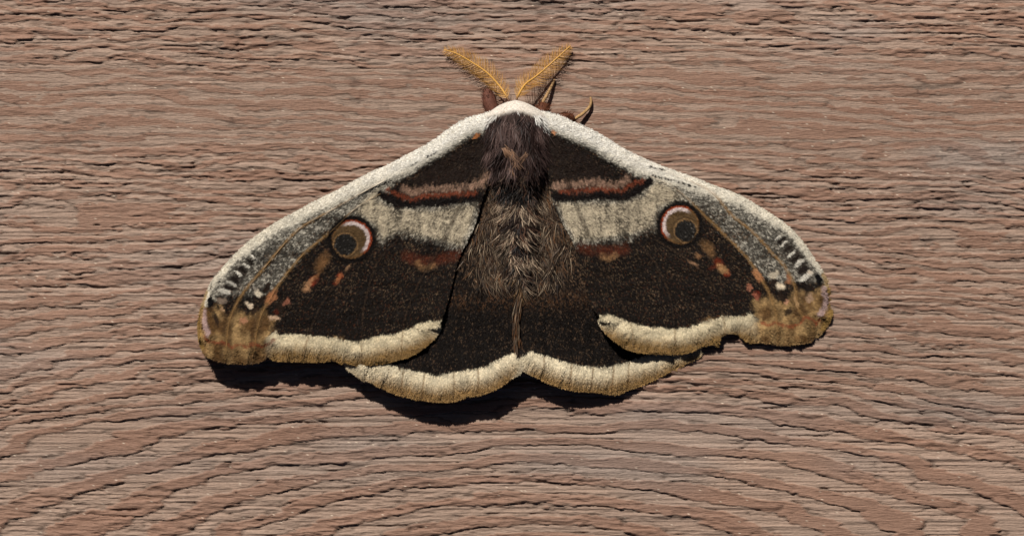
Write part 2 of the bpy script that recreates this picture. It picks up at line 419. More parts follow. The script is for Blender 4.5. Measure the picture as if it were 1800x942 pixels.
HIND = {}
HIND['L'] = dict(
    base=(885, 300),
    outline=[(862, 285), (890, 285), (905, 340), (908, 440), (912, 500), (909, 560), (910, 612), (916, 640), (915, 654),
             (899, 664), (876, 680), (846, 692), (823, 695), (818, 689), (816, 698), (787, 705), (744, 702), (705, 694), (682, 685), (668, 679), (652, 670), (639, 667), (622, 655), (608, 644),
             (600, 610), (625, 560), (680, 470), (760, 380), (820, 320)],
    band_in=[(560, 600), (620, 630), (655, 640), (682, 641), (708, 646), (744, 654), (771, 658), (810, 652), (850, 644), (873, 631), (905, 619), (930, 612)],
    tip_i=(8, 24),
    veins=[[(880, 430), (850, 520), (842, 600), (840, 690)], [(870, 430), (815, 540), (800, 620), (797, 703)], [(850, 420), (770, 560), (748, 650), (742, 700)], [(845, 430), (740, 560), (712, 640), (706, 690)]])
HIND['R'] = dict(
    base=(935, 300),
    outline=[(962, 285), (935, 285), (920, 340), (916, 440), (916, 500), (905, 545), (903, 590), (908, 620), (913, 640), (920, 650),
             (949, 664), (972, 675), (1008, 685), (1041, 687), (1071, 691), (1088, 691), (1104, 683), (1130, 675), (1157, 662), (1183, 649), (1190, 650), (1203, 639), (1226, 628), (1233, 618),
             (1225, 580), (1190, 530), (1120, 450), (1050, 370), (1000, 320)],
    band_in=[(890, 640), (916, 627), (933, 619), (953, 622), (995, 636), (1031, 644), (1064, 644), (1094, 637), (1127, 627), (1147, 622), (1190, 605), (1260, 580)],
    tip_i=(9, 23),
    veins=[[(945, 430), (958, 520), (958, 600), (955, 664)], [(960, 430), (1000, 540), (1006, 620), (1000, 682)], [(975, 420), (1030, 540), (1042, 630), (1038, 686)], [(990, 420), (1060, 530), (1078, 620), (1074, 690)], [(1000, 430), (1090, 540), (1105, 610), (1102, 682)]])
for W in HIND.values():
    W['outline_s'] = catmull(W['outline'], 5, closed=True)
    W['tip_s'] = catmull(W['outline'][W['tip_i'][0]:W['tip_i'][1]], 5)
    W['veins_s'] = [catmull(v, 6) for v in W['veins']]
    W['band_s'] = catmull(W['band_in'], 6)

# ------------------------------------------------------------------ wing relief
ZF = dict(L=table([340, 400, 480, 600, 700, 770, 820, 865], [46, 46, 43, 45, 49, 53, 58, 66]),
          R=table([950, 1000, 1053, 1100, 1150, 1250, 1350, 1420, 1470], [68, 58, 46, 33, 24, 17, 12, 9, 4]))
ZH = dict(L=table([600, 680, 780, 860, 915], [34, 40, 42, 42, 40], 14),
          R=table([905, 960, 1000, 1035, 1065, 1095, 1130, 1230], [41, 39, 36, 31, 21, 11, 8, 5], 12))

def ell(x, y, c, rx, ry, rot):
    """>0 inside, 1 at the centre; ry lies along the turned vertical"""
    dx = x-c[0]; dy = y-c[1]
    a = dx*np.cos(rot)+dy*np.sin(rot); b = -dx*np.sin(rot)+dy*np.cos(rot)
    return 1-np.sqrt((a/rx)**2+(b/ry)**2)

def zfore(s, x, y):
    W = WINGS[s]
    z = ZF[s](x)
    dc = pdist(x, y, W['costa_s'])[0]
    z = z - 9*np.exp(-(dc/9)**1.3) + 2.2*np.exp(-((dc-22)/10)**2)
    do, to, _, _ = pdist(x, y, W['tip_s'])
    z = z - 5.0*np.exp(-(do/12)**1.5)*(0.7+0.5*vn(to*38, to*0, 3)) + 1.6*np.exp(-((do-26)/10)**2)
    band = np.exp(-(do/28)**4)
    z = z + band*(2.6*vn(to*40, do/60, 5) + 1.3*vn(to*90, do/30, 6))
    for k, v in enumerate(W['veins_s']):
        dv = pdist(x, y, v)[0]
        z = z + (1.3 if k < 2 else 0.9)*np.exp(-(dv/2.6)**2) - (1.2 if k < 2 else 0.8)*np.exp(-((dv)/13)**2)
    z = z + 1.9*fbm(x/44, y/18, 3, 11) + 0.5*fbm(x/12, y/7, 2, 12)
    if s == 'L':
        z = z - 30*np.exp(-(pdist(x, y, W['rim'])[0]/11)**1.6)
    for (c, L, w, rot) in W['bars']:
        z = z + 1.0*np.clip(ell(x, y, c, L*1.2, w*1.8, rot), 0, 1)
    return z

def zhind(s, x, y, under=True):
    W = HIND[s]
    z = ZH[s](x)
    kb = sstep(620, 500, y); z = z*(1-kb) + np.minimum(ZF[s](x)-6, 54)*kb
    do, to, _, _ = pdist(x, y, W['tip_s'])
    z = z - 4.5*np.exp(-(do/12)**1.6) + 1.8*np.exp(-((do-26)/11)**2)
    band = np.exp(-(do/34)**4)
    z = z + band*(2.2*vn(to*26, do/80, 25)+1.1*vn(to*60, do/40, 26))
    for v in W['veins_s']:
        dv = pdist(x, y, v)[0]
        z = z - 1.1*np.exp(-(dv/3.0)**2)
    z = z + 0.9*fbm(x/36, y/24, 3, 31)
    if under:
        sd = sdf(x, y, WINGS[s]['outline'][::2])
        zf = ZF[s](x)
        cap = zf-7.5
        z = np.where(sd > -6, np.minimum(z, cap + np.clip(-sd, 0, 6)*0.8), z)
    return z

# ------------------------------------------------------------------ wing colouring (the moth's own pattern)
DARK = (26, 20, 16); WHITE = (218, 209, 190)

def mixc(c, k, al):
    k = lin(k) if not isinstance(k, np.ndarray) else k
    return c*(1-al[:, None]) + k*al[:, None]

def grain(x, y, b, seed, lx=4.0, ly=1.7):
    """speckle 0..1 stretched along the wing"""
    th = np.arctan2(y-b[1], x-b[0])
    r = np.hypot(x-b[0], y-b[1])
    n = vn(r/lx, th*240/ly, seed)*0.55 + vn(x/1.5, y/1.5, seed+1)*0.75
    return np.clip(0.5+0.5*n*1.25, 0, 1)

def paint_fore(s, x, y):
    W = WINGS[s]; b = W['base']
    wx = x + 2.2*fbm(x/6, y/6, 2, 101); wy = y + 2.2*fbm(x/6, y/6, 2, 102)
    n = len(x)
    d = np.full(n, -0.34) + 0.10*fbm(x/40, y/30, 2, 103)
    g = sdf(wx, wy, W['grey'])
    dc, tc, _, _ = pdist(x, y, W['costa_s'])
    dg = (0.30 - 0.10*sstep(20, 60, dc)) + 0.15*fbm(x/50, y/16, 2, 104)
    a = sstep(-12, 8, g); d = d*(1-a)+dg*a
    cr = sdf(wx, wy, W['cream'])
    a = sstep(-24, 16, cr+5*fbm(x/9, y/30, 2, 107)); d = d*(1-a)+(0.56+0.34*fbm(x/11, y/45, 2, 105))*a
    cw = np.interp(tc, *W['costa_w'])
    a = sstep(cw*1.55, cw*0.6, dc+3*fbm(x/20, y/9, 2, 106)); d = d*(1-a)+0.99*a
    ba = sstep(-5, 5, sdf(wx, wy, W['basal'])); d = d*(1-ba) - 0.3*ba
    gr = grain(x, y, b, 111)
    f = 0.62*sstep(-0.36, 0.30, d-gr*0.85-0.02)+0.38*np.clip(d, 0, 1)
    base = np.tile(lin(DARK), (n, 1)); wh = np.tile(lin(WHITE), (n, 1))
    wh = mixc(wh, (206, 190, 162), sstep(-6, 10, cr))
    wh = wh*(1+0.14*vn(x/9, y/9, 112))[:, None]
    c = base*(1-f[:, None])+wh*f[:, None]
    gl = hsh(np.floor(x/1.4), np.floor(y/1.4), 113)
    whi = sstep(0.75, 0.0, tc)*(1-.5*(gl < .12))*sstep(cw*1.1, cw*0.5, dc)
    c = mixc(c, (250, 246, 238), whi*0.8)
    # sparse warm and pale scales in the dark field
    lowd = sstep(0.3, 0.1, d)
    c = mixc(c, (122, 98, 74), lowd*(gl > 0.86+0.15*fbm(x/38, y/20, 3, 114)+0.05*sstep(490, 560, y))*(0.25+0.5*vn(x/3, y/3, 115)**2))
    c = mixc(c, (92, 52, 32), lowd*(gl < 0.05)*0.4)
    c = mixc(c, (38, 28, 23), ba*(0.5+0.5*gr))
    # dark dashes along the pale leading edge
    for ds in W['dash']:
        dd, tt, _, _ = pdist(wx, wy, ds)
        c = mixc(c, (28, 22, 18), sstep(2.6, 0.8, dd)*(0.35+0.65*(vn(tt*40, tt*0, 5) > -0.2)))
    # pink, red and black bar
    hx = x+5*vn(x/2.0, y/5.0, 141)*0.4; hy = y+7.0*vn(x/2.0, y/6.0, 142)*0.8
    dp = pdist(hx, hy, W['pink_bar'])[0]
    c = mixc(c, (186, 148, 124), sstep(10, 2, dp+4*(gr-.5))*(0.25+0.6*gr))
    db = pdist(hx*.6+wx*.4, hy*.6+wy*.4, W['black_bar'])[0]
    c = mixc(c, (20, 14, 12), sstep(9.5, 5.0, db+2*gr))
    dr, tr, _, _ = pdist(hx*.7+wx*.3, hy*.7+wy*.3, W['red_bar'])
    c = mixc(c, (126, 62, 40), sstep(7.0, 1.6, dr+2.0*gr)*(.55+.45*gr))
    # red smudge
    ds = pdist(wx, wy, W['smudge'])[0]
    c = mixc(c, (92, 42, 24), sstep(15, 3, ds)*(0.30+0.65*gr)*0.85)
    c = mixc(c, (150, 112, 76), sstep(8, 2, pdist(wx, wy, W['smudge_tan'])[0])*(0.2+0.7*gr))
    # tip markings
    gx = x+6*fbm(x/9, y/7, 3, 151); gy = y+7*fbm(x/7, y/9, 3, 152)
    at = sstep(-7, 6, sdf(gx, gy, W['apex_tan'])+5*(gr-.5))
    tk = sstep(-0.5, 0.5, fbm(x/16, y/22, 3, 122))[:, None]
    tanc = lin((100, 72, 42))*(1-tk)+lin((166, 134, 90))*tk
    tanc = tanc*(1+0.20*fbm(x/7, y/7, 2, 121)+0.5*(gr-0.5))[:, None]
    cc, L, w, rot = W['under']
    c = mixc(c, (48, 39, 33), np.clip(ell(wx, wy, cc, L, w, rot)*2.5, 0, 1)*0.8)
    for (cc, L, w, rot) in W['darkgaps']:
        c = mixc(c, (32, 24, 19), np.clip(ell(wx, wy, cc, L*1.15, w*1.35, rot)*3.5, 0, 1)*0.95)
    c = c*(1-at[:, None]) + tanc*at[:, None]
    for (cc, L, w, rot) in W['darkgaps'][5:]:
        c = mixc(c, (42, 30, 22), np.clip(ell(wx, wy, cc, L*1.2, w*1.35, rot)*2.6, 0, 1)*0.9)
    for v in W['veins_s'][:2]:
        dv, tv, _, _ = pdist(wx*0.4+x*0.6, wy*0.4+y*0.6, v)
        c = mixc(c, (146, 112, 70), sstep(4.2, 1.0, dv+1.5*(gr-.5))*sstep(0.10, 0.45, tv)*(0.3+0.6*gr))
        c = mixc(c, (60, 44, 28), at*sstep(8, 2.5, np.abs(dv-5))*0.35)
    for v in W['veins_s'][2:]:
        dv, tv, _, _ = pdist(x, y, v)
        c = mixc(c, (16, 12, 10), sstep(3.5, 1.0, np.abs(dv-2.2))*0.45)
        c = mixc(c, (74, 56, 42), sstep(2.2, 0.4, dv)*0.6*gr)
    for (cc, rx, ry, rot, k) in W['reds']:
        c = mixc(c, k, np.clip(ell(wx, wy, cc, rx*1.25, ry*1.25, rot)*2.2, 0, 1)*(0.35+0.6*gr))
    for (cc, rx, ry, rot, k) in W['tans']:
        c = mixc(c, k, np.clip(ell(gx*.7+x*.3, gy*.7+y*.3, cc, rx*1.3, ry*1.25, rot)*1.8, 0, 1)*(0.4+0.6*gr))
    for (cc, rx, ry, rot, k) in W['spots']:
        c = mixc(c, k, np.clip(ell(gx*.7+x*.3, gy*.7+y*.3, cc, rx*1.3, ry*1.3, rot)*2.2, 0, 1)*(0.75+0.25*gr))
    for (cc, L, w, rot) in W['bars']:
        c = mixc(c, (222, 214, 198), np.clip(ell(wx, wy, cc, L*1.1, w*1.25, rot)*4, 0, 1)*(0.7+0.3*gr))
    # pale margin band
    if s == 'L':
        on = sstep(462, 486, x)
    else:
        on = sstep(1338, 1312, x)
    side = sdf(wx + 1.6*vn(x/2.2, y/2.2, 131), wy+1.6*vn(x/2.2, y/2.2, 132), np.vstack([W['band_s'], [(W['band_s'][-1][0], 900), (W['band_s'][0][0], 900)]]))
    bd = sstep(-1.8, 1.8, side)*on
    tb = np.clip(side/38.0, 0, 1)
    bc = lin((220, 204, 170))[None, :]*(1-sstep(.25, .95, tb)[:, None]) + lin((150, 117, 70))[None, :]*sstep(.25, .95, tb)[:, None]
    bc = bc*(1+0.26*fbm(x/13, y/8, 3, 133)+0.3*(gr-0.5))[:, None]
    c = c*(1-bd[:, None])+bc*bd[:, None]
    # dark veins crossing the band
    for v in W['veins_s'][2:]:
        dv = pdist(x, y, v)[0]
        c = mixc(c, (118, 88, 52), bd*sstep(1.8, 0.5, dv)*0.55)
    dz = pdist(wx, wy, W['red_zig'])[0]
    c = mixc(c, (128, 56, 34), sstep(4.2, 1.2, dz)*(0.25+0.6*gr))
    dl = pdist(wx, wy, W['lilac'])[0]
    c = mixc(c, (184, 156, 150), sstep(7, 2.5, dl)*0.85)
    drm = pdist(x, y, W['rim'])[0]
    c = mixc(c, (152, 120, 66), sstep(5.5, 2.5, drm)*0.8)
    cc, rr, rot = W['black_spot']
    c = mixc(c, (14, 12, 12), np.clip(ell(wx, wy, cc, rr[0]*1.15, rr[1]*1.15, rot)*4, 0, 1))
    cc, rx, ry, rot = W['tegula']
    c = mixc(c, (196, 124, 72), np.clip(ell(wx, wy, cc, rx, ry, rot)*3, 0, 1)*0.8)
    # eyespot
    E = W['eye']
    ex = x*0.6+wx*0.4; ey = y*0.6+wy*0.4
    e = ell(ex, ey, E['c'], E['r'][0], E['r'][1], E['rot'])      # 0 at rim
    ang = np.arctan2(y-E['c'][1], x-E['c'][0])
    arc = np.cos(ang-E['arc'])                                   # 1 on the bright side
    c = mixc(c, (20, 15, 12), sstep(-0.05, 0.04, e))
    ins = sstep(0.17, 0.22, e)
    olive = lin((92, 71, 46))*(1+0.5*(gr-0.5))[:, None]
    c = c*(1-ins[:, None])+olive*ins[:, None]
    c = mixc(c, (112, 78, 44), ins*sstep(0.30, 0.22, e)*0.8)
    brt = sstep(-0.10, 0.45, arc)
    c = mixc(c, (146, 62, 32), sstep(0.15, 0.19, e)*sstep(0.28, 0.23, e)*brt)
    c = mixc(c, (226, 206, 200), sstep(0.23, 0.27, e)*sstep(0.42, 0.35, e)*brt*(0.75+0.25*gr))
    p = ell(ex, ey, E['pc'], E['pr'][0], E['pr'][1], 0)
    c = mixc(c, (56, 42, 28), sstep(-0.35, 0.0, p)*0.55*ins)
    c = mixc(c, (140, 108, 72), sstep(-0.10, -0.03, p)*sstep(0.10, 0.03, p)*0.7*ins)
    c = mixc(c, (34, 31, 28), sstep(0.04, 0.12, p))
    c = mixc(c, (110, 104, 96), sstep(0.05, 0.2, p)*(gl > 0.93)*0.7)
    return c

def paint_hind(s, x, y):
    W = HIND[s]; b = W['base']
    wx = x + 2.0*fbm(x/6, y/6, 2, 201); wy = y + 2.0*fbm(x/6, y/6, 2, 202)
    n = len(x)
    gr = grain(x, y, b, 211, 7.0, 1.8)
    d = 0.04+0.42*sstep(560, 400, y+14*fbm(x/18, y/60, 2, 203))
    f = sstep(-0.18, 0.18, d-gr*0.9-0.04)
    br = np.tile(lin((104, 80, 60)), (n, 1))*(1+0.3*fbm(x/8, y/22, 2, 204))[:, None]
    c = lin((23, 18, 15))*(1-f[:, None])+br*f[:, None]
    st = np.exp(-((y-528-8*fbm(x/40, y/40, 2, 205))/14)**2)
    c = mixc(c, (94, 64, 42), st*(gr > 0.62)*0.6)
    gl = hsh(np.floor(x/1.5), np.floor(y/1.5), 213)
    c = mixc(c, (104, 84, 66), (gl > 0.94)*0.35)
    side = sdf(wx + 1.6*vn(x/2.2, y/2.2, 231), wy+1.8*vn(x/2.2, y/2.2, 232), np.vstack([W['band_s'], [(W['band_s'][-1][0], 900), (W['band_s'][0][0], 900)]]))
    bd = sstep(-1.8, 1.8, side)
    tb = np.clip(side/44.0, 0, 1); k = sstep(.2, .9, tb)[:, None]
    bc = lin((224, 209, 178))*(1-k)+lin((156, 122, 76))*k
    bc = bc*(1+0.22*fbm(x/9, y/14, 3, 233)+0.3*(gr-0.5))[:, None]
    do, to, _, _ = pdist(x, y, W['tip_s'])
    c = c*(1-bd[:, None])+bc*bd[:, None]
    for v in W['veins_s']:
        dv = pdist(x, y, v)[0]
        c = mixc(c, (122, 90, 52), bd*sstep(3.2, 0.6, dv)*0.6)
        c = mixc(c, (16, 13, 12), (1-bd)*sstep(2.4, 0.6, dv)*0.5)
    return c

# ------------------------------------------------------------------ wing meshes
def wing_cells(outline, s):
    x0, y0 = outline.min(0)-2*s; x1, y1 = outline.max(0)+2*s
    xs = np.arange(x0, x1, s); ys = np.arange(y0, y1, s)
    X, Y = np.meshgrid(xs, ys); nx, ny = len(xs), len(ys)
    cx = (X[:-1, :-1]+s/2).ravel(); cy = (Y[:-1, :-1]+s/2).ravel()
    keep = inside(cx, cy, outline)
    i = np.arange(nx*ny).reshape(ny, nx)
    q = np.stack([i[:-1, :-1], i[1:, :-1], i[1:, 1:], i[:-1, 1:]], -1).reshape(-1, 4)[keep]
    used, inv = np.unique(q.ravel(), return_inverse=True)
    q = inv.reshape(-1, 4)
    x = X.ravel()[used].copy(); y = Y.ravel()[used].copy()
    cnt = np.bincount(q.ravel(), minlength=len(used))
    bnd = cnt < 4
    d, _, px, py = pdist(x[bnd], y[bnd], np.vstack([outline, outline[:1]]))
    m = d < 1.6*s
    bx = x[bnd]; by = y[bnd]
    bx[m] = px[m]; by[m] = py[m]
    x[bnd] = bx; y[bnd] = by
    return x, y, q

def shell(name, x, y, z, q, c, th, parent):
    """sheet with real thickness from quads q over the points x, y, z"""
    used, inv = np.unique(q.ravel(), return_inverse=True)
    q = inv.reshape(-1, 4); n = len(used)
    top = np.stack([x[used], y[used], z[used]], 1)
    bot = top-[0, 0, th]
    e = np.concatenate([q[:, [0, 1]], q[:, [1, 2]], q[:, [2, 3]], q[:, [3, 0]]])
    key = np.sort(e, 1); key = key[:, 0]*n+key[:, 1]
    u, idx, ct = np.unique(key, return_index=True, return_counts=True)
    be = e[idx[ct == 1]]
    w = np.stack([be[:, 1], be[:, 0], be[:, 0]+n, be[:, 1]+n], 1)
    under = c[used]*0.0+lin((120, 98, 74))
    return raw_mesh(name, np.vstack([top, bot]), np.vstack([q, q[:, ::-1]+n, w]), None, np.vstack([c[used], under]), MAT_WING, parent)

moth = bpy.data.objects.new('moth', None); sc.collection.objects.link(moth)
moth.empty_display_size = 0.01
moth['label'] = 'large brown moth with four spread wings and round eyespots resting on the board'
moth['category'] = 'moth'

def scatter(poly, n):
    lo = poly.min(0); hi = poly.max(0)
    x = rng.uniform(lo[0], hi[0], n); y = rng.uniform(lo[1], hi[1], n)
    m = inside(x, y, poly)
    return x[m], y[m]

def zlook(zf, x, y):
    return zf(x, y)

def wing_scales(parent, x, y, z, c, base, L=3.6, Wd=1.8, lift=0.13, swirl=0.35):
    n = len(x)
    d = np.stack([x-base[0], y-base[1]], 1); d /= np.linalg.norm(d, axis=1, keepdims=True)
    a = rng.normal(0, swirl, n); ca, sa = np.cos(a), np.sin(a)
    d = np.stack([d[:, 0]*ca-d[:, 1]*sa, d[:, 0]*sa+d[:, 1]*ca], 1)
    lf = np.abs(rng.normal(lift, 0.12, n))
    D = np.stack([d[:, 0], d[:, 1], lf], 1)
    c = c*rng.uniform(0.72, 1.2, (n, 1))
    return strands('wing_scales', parent, MAT_SCALE, np.stack([x, y, z+0.1], 1), D, L*rng.uniform(.6, 1.3, n), Wd*rng.uniform(.7, 1.3, n), c, c, seg=1, flat=0.22)

def velvet(parent, x, y, z, c, edge):
    n = len(x)
    do, _, px_, py_ = pdist(x, y, edge)
    D = np.stack([px_-x, py_-y], 1)/(do[:, None]+0.5)
    near = sstep(1, 4, do)[:, None]
    D = D*near+rng.normal(0, .22, (n, 2))
    D = np.column_stack([D, np.abs(rng.normal(.12, .12, n))])+1e-4
    k = rng.uniform(.72, 1.2, (n, 1))
    strands('margin_hair', parent, MAT_HAIR, np.column_stack([x, y, z]), D, rng.uniform(4, 8, n)*np.clip(do/6, .4, 1), 1.1, c*k*.95, c*k, seg=2, flat=.3)

for s in 'LR':
    W = WINGS[s]
    x, y, q = wing_cells(W['outline'], 1.3)
    z = zfore(s, x, y); c = paint_fore(s, x, y)
    mx = x[q].mean(1); my = y[q].mean(1)
    band = (sdf(mx, my, np.vstack([W['band_s'], [(W['band_s'][-1][0], 900), (W['band_s'][0][0], 900)]])) > 0)
    band &= (mx > 470) if s == 'L' else (mx < 1330)
    E = W['eye']
    eye = ell(mx, my, E['c'], E['r'][0], E['r'][1], E['rot']) > 0
    wing = shell('forewing', x, y, z, q[~band & ~eye], c, 0.9, moth)
    wing['label'] = 'brown and white forewing with eyespot'
    o = shell('pale_margin', x, y, z, q[band], c, 0.9, wing)
    o = shell('eyespot', x, y, z, q[eye], c, 0.9, wing)
    # raised veins
    for k, v in enumerate(W['veins_s'][:2]):
        vx = v[2:, 0]; vy = v[2:, 1]
        vz = zfore(s, vx, vy)-0.35
        P = np.stack([vx, vy, vz], 1)[::2]
        co, qq, tt = tube(P, np.linspace(1.3, 1.0, len(P)), 6, 2)
        vc = np.tile(lin((150, 114, 72)), (len(co), 1))*(1+0.35*vn(co[:, 0]/4, co[:, 1]/4, 301))[:, None]
        bx_ = paint_fore(s, co[:, 0], co[:, 1])
        raw_mesh('vein', co, qq, tt, vc*0.25+bx_*0.75, MAT_WING, wing)
    # scales
    pick = rng.integers(0, len(x), int(len(x)*1.4))
    wing_scales(wing, x[pick]+rng.uniform(-.8, .8, len(pick)), y[pick]+rng.uniform(-.8, .8, len(pick)), z[pick], c[pick], W['base'])
    bv = np.unique(q[band].ravel()); bv = bv[rng.random(len(bv)) < 0.55]
    velvet(wing, x[bv], y[bv], z[bv], c[bv], W['tip_s'])
    # soft hair of the margin
    t = W['tip_s']; seg = np.linalg.norm(np.diff(t, axis=0), axis=1); cum = np.concatenate([[0], np.cumsum(seg)])
    u = rng.uniform(0, cum[-1], 3800)
    ex = np.interp(u, cum, t[:, 0]); ey = np.interp(u, cum, t[:, 1])
    tg = np.stack([np.interp(u+2, cum, t[:, 0])-np.interp(u-2, cum, t[:, 0]), np.interp(u+2, cum, t[:, 1])-np.interp(u-2, cum, t[:, 1])], 1)
    nrm = np.stack([-tg[:, 1], tg[:, 0]], 1)/(np.linalg.norm(tg, axis=1, keepdims=True)+1e-6)
    if s == 'L':
        nrm = nrm
    cen = np.array([W['outline'].mean(0)])
    flip = np.sum(nrm*(np.stack([ex, ey], 1)-cen), 1) < -60
    inn = inside(ex+nrm[:, 0]*4, ey+nrm[:, 1]*4, W['outline'])
    nrm[inn] *= -1
    ez = zfore(s, ex, ey)
    fc = paint_fore(s, ex-nrm[:, 0]*4, ey-nrm[:, 1]*4)*rng.uniform(.7, 1.2, (len(ex), 1))
    D = np.stack([nrm[:, 0]+rng.normal(0, .3, len(ex)), nrm[:, 1]+rng.normal(0, .3, len(ex)), rng.normal(-0.15, .2, len(ex))], 1)
    strands('fringe', wing, MAT_HAIR, np.stack([ex-nrm[:, 0]*2, ey-nrm[:, 1]*2, ez-0.2], 1), D, rng.uniform(3, 5.5, len(ex)), 1.0, fc, fc)

for s in 'LR':
    W = HIND[s]; ol = W['outline_s']
    x, y, q = wing_cells(ol, 1.5)
    z = zhind(s, x, y); c = paint_hind(s, x, y)
    mx = x[q].mean(1); my = y[q].mean(1)
    band = sdf(mx, my, np.vstack([W['band_s'], [(W['band_s'][-1][0], 900), (W['band_s'][0][0], 900)]])) > 0
    wing = shell('hindwing', x, y, z, q[~band], c, 0.9, moth)
    wing['label'] = 'black hindwing with pale scalloped margin'
    shell('pale_margin', x, y, z, q[band], c, 0.9, wing)
    bv = np.unique(q[band].ravel()); bv = bv[(rng.random(len(bv)) < 0.6) & ~inside(x[bv], y[bv], WINGS[s]['outline'])]
    velvet(wing, x[bv], y[bv], z[bv], c[bv], W['tip_s'])
    pick = rng.integers(0, len(x), int(len(x)*1.7))
    pick = pick[~inside(x[pick], y[pick], WINGS[s]['outline'])]
    wing_scales(wing, x[pick]+rng.uniform(-.9, .9, len(pick)), y[pick]+rng.uniform(-.9, .9, len(pick)), z[pick], c[pick], W['base'])
    t = W['tip_s']; seg = np.linalg.norm(np.diff(t, axis=0), axis=1); cum = np.concatenate([[0], np.cumsum(seg)])
    u = rng.uniform(0, cum[-1], 2400)
    ex = np.interp(u, cum, t[:, 0]); ey = np.interp(u, cum, t[:, 1])
    tg = np.stack([np.interp(u+2, cum, t[:, 0])-np.interp(u-2, cum, t[:, 0]), np.interp(u+2, cum, t[:, 1])-np.interp(u-2, cum, t[:, 1])], 1)
    nrm = np.stack([-tg[:, 1], tg[:, 0]], 1)/(np.linalg.norm(tg, axis=1, keepdims=True)+1e-6)
    inn = inside(ex+nrm[:, 0]*4, ey+nrm[:, 1]*4, ol); nrm[inn] *= -1
    fc = paint_hind(s, ex-nrm[:, 0]*4, ey-nrm[:, 1]*4)*rng.uniform(.7, 1.2, (len(ex), 1))
    D = np.stack([nrm[:, 0]+rng.normal(0, .3, len(ex)), nrm[:, 1]+rng.normal(0, .3, len(ex)), rng.normal(-0.15, .2, len(ex))], 1)
    strands('fringe', wing, MAT_HAIR, np.stack([ex-nrm[:, 0]*2, ey-nrm[:, 1]*2, zhind(s, ex, ey)-0.2], 1), D, rng.uniform(3, 6, len(ex)), 1.0, fc, fc)
    # long hair over the inner half of the hindwing
    sg = -1 if s == 'L' else 1
    n = 2000
    hy = rng.uniform(305, 500, n); hw = np.interp(hy, [300, 350, 420, 500], [20, 42, 72, 50])
    hx = 912+sg*(22+np.abs(rng.normal(0, .55, n))*hw)
    m = inside(hx, hy, ol) & (sdf(hx, hy, WINGS[s]['outline']) < -3)
    hx = hx[m]; hy = hy[m]; n = len(hx)
    pal = np.array([lin((104, 86, 70)), lin((72, 56, 44)), lin((156, 136, 112)), lin((40, 30, 24)), lin((120, 82, 52))])
    hc = pal[rng.choice(5, n, p=[.34, .28, .16, .14, .08])]*rng.uniform(.7, 1.2, (n, 1))
    aa = 1.1*fbm(hx/13, hy/16, 2, 401+ord(s)); hc = hc*(1+0.7*fbm(hx/11, hy/15, 2, 411))[:, None]
    D = np.stack([sg*0.22+aa+rng.normal(0, .18, n), np.ones(n), rng.uniform(.05, .35, n)], 1)
    bd_ = np.stack([-sg*0.2+rng.normal(0, .25, n), rng.normal(0, .1, n), -rng.uniform(.1, .3, n)], 1)
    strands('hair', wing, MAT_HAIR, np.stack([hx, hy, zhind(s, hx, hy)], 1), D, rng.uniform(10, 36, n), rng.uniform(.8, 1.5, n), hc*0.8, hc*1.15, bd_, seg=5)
    if s == 'R':      # the brown hair edge where the two hindwings meet
        n = 420
        hy = rng.uniform(470, 600, n); cxs = np.interp(hy, [470, 520, 550, 600, 640], [925, 914, 907, 905, 910])
        hx = cxs+rng.normal(1, 2.2, n)
        hc = pal[rng.choice(5, n, p=[.25, .25, .15, .05, .3])]*rng.uniform(.7, 1.2, (n, 1))
        D = np.stack([np.interp(hy, [470, 540, 600], [-0.35, -0.12, 0.08])+rng.normal(0, .06, n), np.ones(n), rng.uniform(0, .12, n)], 1)
        strands('hair', wing, MAT_HAIR, np.stack([hx, hy, zhind(s, hx, hy)+rng.uniform(.5, 3, n)], 1), D, rng.uniform(16, 34, n), 1.2, hc, hc, seg=4)

# ------------------------------------------------------------------ body
SEC = np.array([  # y, centre x, half width, centre z, half height
    (177, 906, 3, 50, 6), (180, 906, 15, 50, 16), (186, 906, 29, 50, 25), (194, 907, 42, 49, 33), (203, 908, 53, 48, 38), (214, 908, 57, 47, 42), (235, 908, 54, 47, 45),
    (260, 908, 52, 46, 46), (285, 908, 47, 44, 41), (305, 908, 40, 42, 36), (330, 909, 37, 41, 33), (370, 910, 35, 41, 32), (410, 911, 31, 42, 29), (445, 912, 26, 43, 25),
    (475, 914, 19, 44, 19), (498, 915, 11, 45, 12), (514, 915, 5, 46, 6), (520, 915, 1.5, 46, 2)], float)
SS = catmull(SEC, 5)
def body_pt(y, th):
    cx = np.interp(y, SS[:, 0], SS[:, 1]); rx = np.interp(y, SS[:, 0], SS[:, 2]); cz = np.interp(y, SS[:, 0], SS[:, 3]); rz = np.interp(y, SS[:, 0], SS[:, 4])
    return np.stack([cx+rx*np.sin(th), y, cz+rz*np.cos(th)], -1), np.stack([np.sin(th)/rx, 0*th, np.cos(th)/rz], -1)

nS, nT = len(SS), 40
th = np.linspace(0, 2*np.pi, nT, endpoint=False)
co = np.concatenate([body_pt(np.full(nT, SS[i, 0]), th)[0] for i in range(nS)])
co = np.vstack([co, [[SS[0, 1], SS[0, 0]-1, SS[0, 3]], [SS[-1, 1], SS[-1, 0]+1, SS[-1, 3]]]])
qb = np.array([(i*nT+j, i*nT+(j+1) % nT, (i+1)*nT+(j+1) % nT, (i+1)*nT+j) for i in range(nS-1) for j in range(nT)])
tb = np.array([(nS*nT, (j+1) % nT, j) for j in range(nT)]+[(nS*nT+1, (nS-1)*nT+j, (nS-1)*nT+(j+1) % nT) for j in range(nT)])
dark = lin((52, 37, 31))
bc = np.tile(dark, (len(co), 1))
white_m = sstep(206, 196, co[:, 1]-0.25*np.abs(co[:, 0]-906)+6)[:, None]
bc = bc*(1-white_m)+lin((214, 204, 190))*white_m
